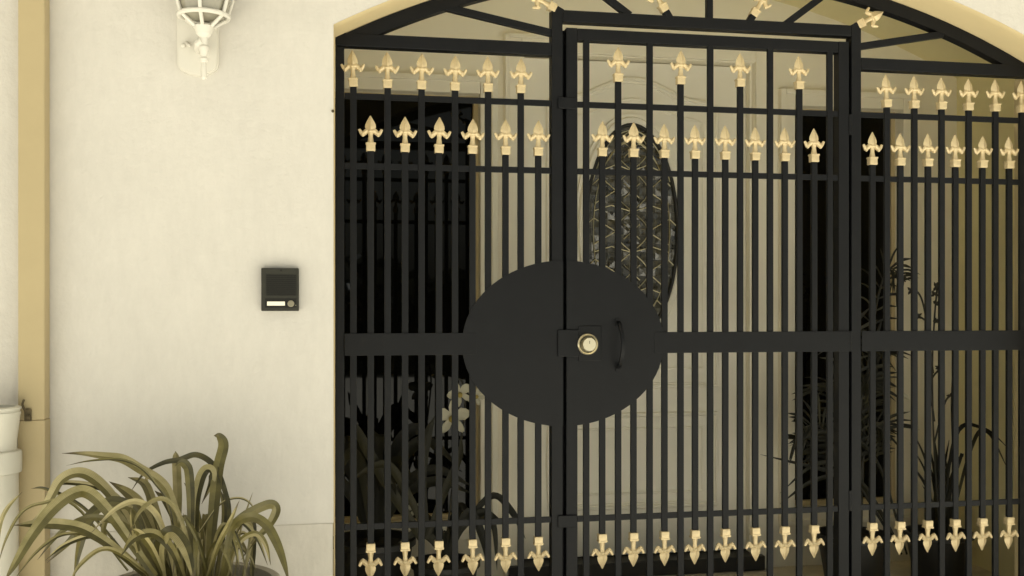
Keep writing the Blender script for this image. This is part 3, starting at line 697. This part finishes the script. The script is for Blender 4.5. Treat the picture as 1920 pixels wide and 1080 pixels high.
def bloom(parent, p, s, tilt, m, name='flower'):
    b = NB()
    for k in range(5):
        a = R(90 + 72 * k + tilt); d = Vector((math.cos(a), -.15, math.sin(a))); e = Vector((-math.sin(a), 0, math.cos(a))); wd = .72 if k in (1, 4) else .46
        st = [(.05, .12), (.3, wd * .75), (.6, wd), (.85, wd * .7), (1.0, .12)]; prev = None
        for t, q in st:
            r = [b.verts.new(p + d * s * t + e * s * q * f * .5 + Vector((0, -.12 * s * (abs(f) - .5) - .1 * s * t, 0))) for f in (-1, 0, 1)]
            if prev:
                for i in range(2): b.faces.new([prev[i], prev[i+1], r[i+1], r[i]])
            prev = r
    o = obj(name, b, m, parent, smooth=True)
    b = NB(); lathe(b, [(.10 * s, -.30 * s), (.2 * s, -.2 * s), (.22 * s, -.1 * s), (.12 * s, .02 * s)], (p.x, p.y, p.z - .1 * s), 10, 'Y'); obj('flower_heart', b, M['petal_heart'], o, smooth=True)
bloom(orc, at(848, 782, .40), .062, 0, M['petal']); bloom(orc, at(862, 738, .41), .046, 25, M['petal']); bloom(orc, at(893, 742, .42), .035, -20, M['petal']); bloom(orc, at(778, 952, .46), .032, 10, M['petal'])  # the last, lowest bloom is added in place of a small pale spot
# leafy pot by the door's left foot
sc_ = at(700, 1075, .62)
lp = empty('leafy_pot', (sc_.x, .62, FZ), 'dark leafy pot plant low in the porch corner behind the far left bars', 'potted plant')
dark_pot(lp, sc_.x, .62, .15, .26)
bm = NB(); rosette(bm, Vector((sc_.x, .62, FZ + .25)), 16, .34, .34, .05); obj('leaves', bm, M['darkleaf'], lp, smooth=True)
# palm in front of the right window
qc = at(1600, 1050, .55)
pm = empty('palm', (qc.x, .55, FZ), 'dark feathery potted palm against the right sidelight window', 'palm')
dark_pot(pm, qc.x, .55, .14, .22)
bm = NB(); bs = NB(); c = Vector((qc.x, .55, FZ + .2))
for k in range(10):
    a = k * 2.399; l = rnd.uniform(.08, .2); u = rnd.uniform(.35, 1.15); d = Vector((math.cos(a), math.sin(a) * .45, 0))
    P = spline([c + d * .03, c + d * l * .35 + Vector((0, 0, u * .6)), c + d * l * .8 + Vector((0, 0, u * .95)), c + d * l * 1.35 + Vector((0, 0, u * .92))], 8)
    for q in P: q.y = max(.1, min(q.y, YB - .08)); q.x = max(at(1478, 500, .6).x, min(at(1685, 500, .6).x, q.x))
    tube(bs, P, [.006 - .004 * i / len(P) for i in range(len(P))], 6)
    for i in range(9, len(P) - 1):
        for s in (-1, 1):
            t = (P[i+1] - P[i]).normalized(); sd_ = t.cross(Vector((0, 1, .2))).normalized() * s; ll = rnd.uniform(.08, .15)
            e = P[i] + (sd_ * .8 + t * .6 + Vector((0, rnd.uniform(-.3, .3), -.25))).normalized() * ll
            e.y = max(.06, min(e.y, YB - .03)); e.x = max(at(1462, 500, .6).x, min(e.x, at(1700, 500, .6).x))
            strap(bm, [P[i], (P[i] + e) / 2 + Vector((0, 0, .012)), e], rnd.uniform(.008, .014), .5, .15, n=3)
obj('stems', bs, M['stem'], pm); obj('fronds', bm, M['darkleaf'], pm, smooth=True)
# tall spiky orchid in the right corner
kc = at(1760, 1060, .60)
sp = empty('spiky_orchid', (kc.x, .60, FZ), 'spiky dark orchid with a budding flower spike before the right porch corner', 'orchid')
dark_pot(sp, kc.x, .60, .13, .2)
bm = NB(); c = Vector((kc.x, .6, FZ + .19))
for k in range(22):
    a = k * 2.399; l = rnd.uniform(.03, .17); u = rnd.uniform(.2, .55); d = Vector((math.cos(a), math.sin(a) * .5, 0))
    P3 = [c + d * .04, c + d * l * .4 + Vector((0, 0, u * .6)), c + d * l + Vector((0, 0, u))]
    for q in P3: q.y = max(.08, min(q.y, YB - .06)); q.x = min(at(1785, 500, .6).x, q.x)
    strap(bm, P3, rnd.uniform(.010, .018), .6, .2)
for pts in ([(1780,1040),(1788,900),(1785,760),(1788,670)], [(1775,1040),(1770,960),(1800,858),(1806,857)], [(1770,1030),(1820,840),(1850,810),(1890,880)], [(1760,1040),(1790,820),(1845,805),(1900,850)], [(1700,1040),(1640,860),(1560,810),(1480,836)], [(1690,1040),(1600,900),(1540,880),(1425,852)], [(1690,1030),(1600,890),(1530,870),(1462,925)], [(1690,1030),(1610,900),(1530,900),(1462,945)]):
    strap(bm, [at(x, y, .5) for x, y in pts], .017, .6, .2)
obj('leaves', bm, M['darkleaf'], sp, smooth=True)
bm = NB()
for pts in ([(1765,1040),(1752,850),(1748,700),(1752,600),(1758,530)], [(1750,700),(1735,590),(1724,552),(1708,542)], [(1752,640),(1738,605),(1722,592)], [(1752,790),(1745,720),(1762,690),(1770,668)], [(1752,830),(1770,760),(1782,740)]):
    tube(bm, spline([at(x, y, .48) for x, y in pts], 6), .0035, 6)
obj('flower_spike', bm, M['stem'], sp)
for px, py in ((1755,538),(1752,552),(1755,570),(1755,600),(1708,545),(1722,592),(1768,672),(1762,690),(1782,742)):
    bm = NB(); p = at(px, py, .475); e = rnd.uniform(.009, .015)
    for q in range(5):
        a = rnd.uniform(0, 6.28); dv = Vector((math.cos(a), rnd.uniform(-.3, .3), math.sin(a))) * e; tube(bm, [p, p + dv * .7, p + dv * 1.5], [.003, .0055, .001], 6)
    obj('bud', bm, M['stem'], sp)
bm = NB(); strap(bm, [at(1690, 738, .42), at(1697, 744, .42), at(1706, 750, .42)], .022, .5, .2); strap(bm, [at(1708, 750, .42), at(1712, 735, .42), at(1716, 722, .42)], .012, .5, .2)
obj('bloom', bm, M['petal'], sp, label='single pale drooping bloom')
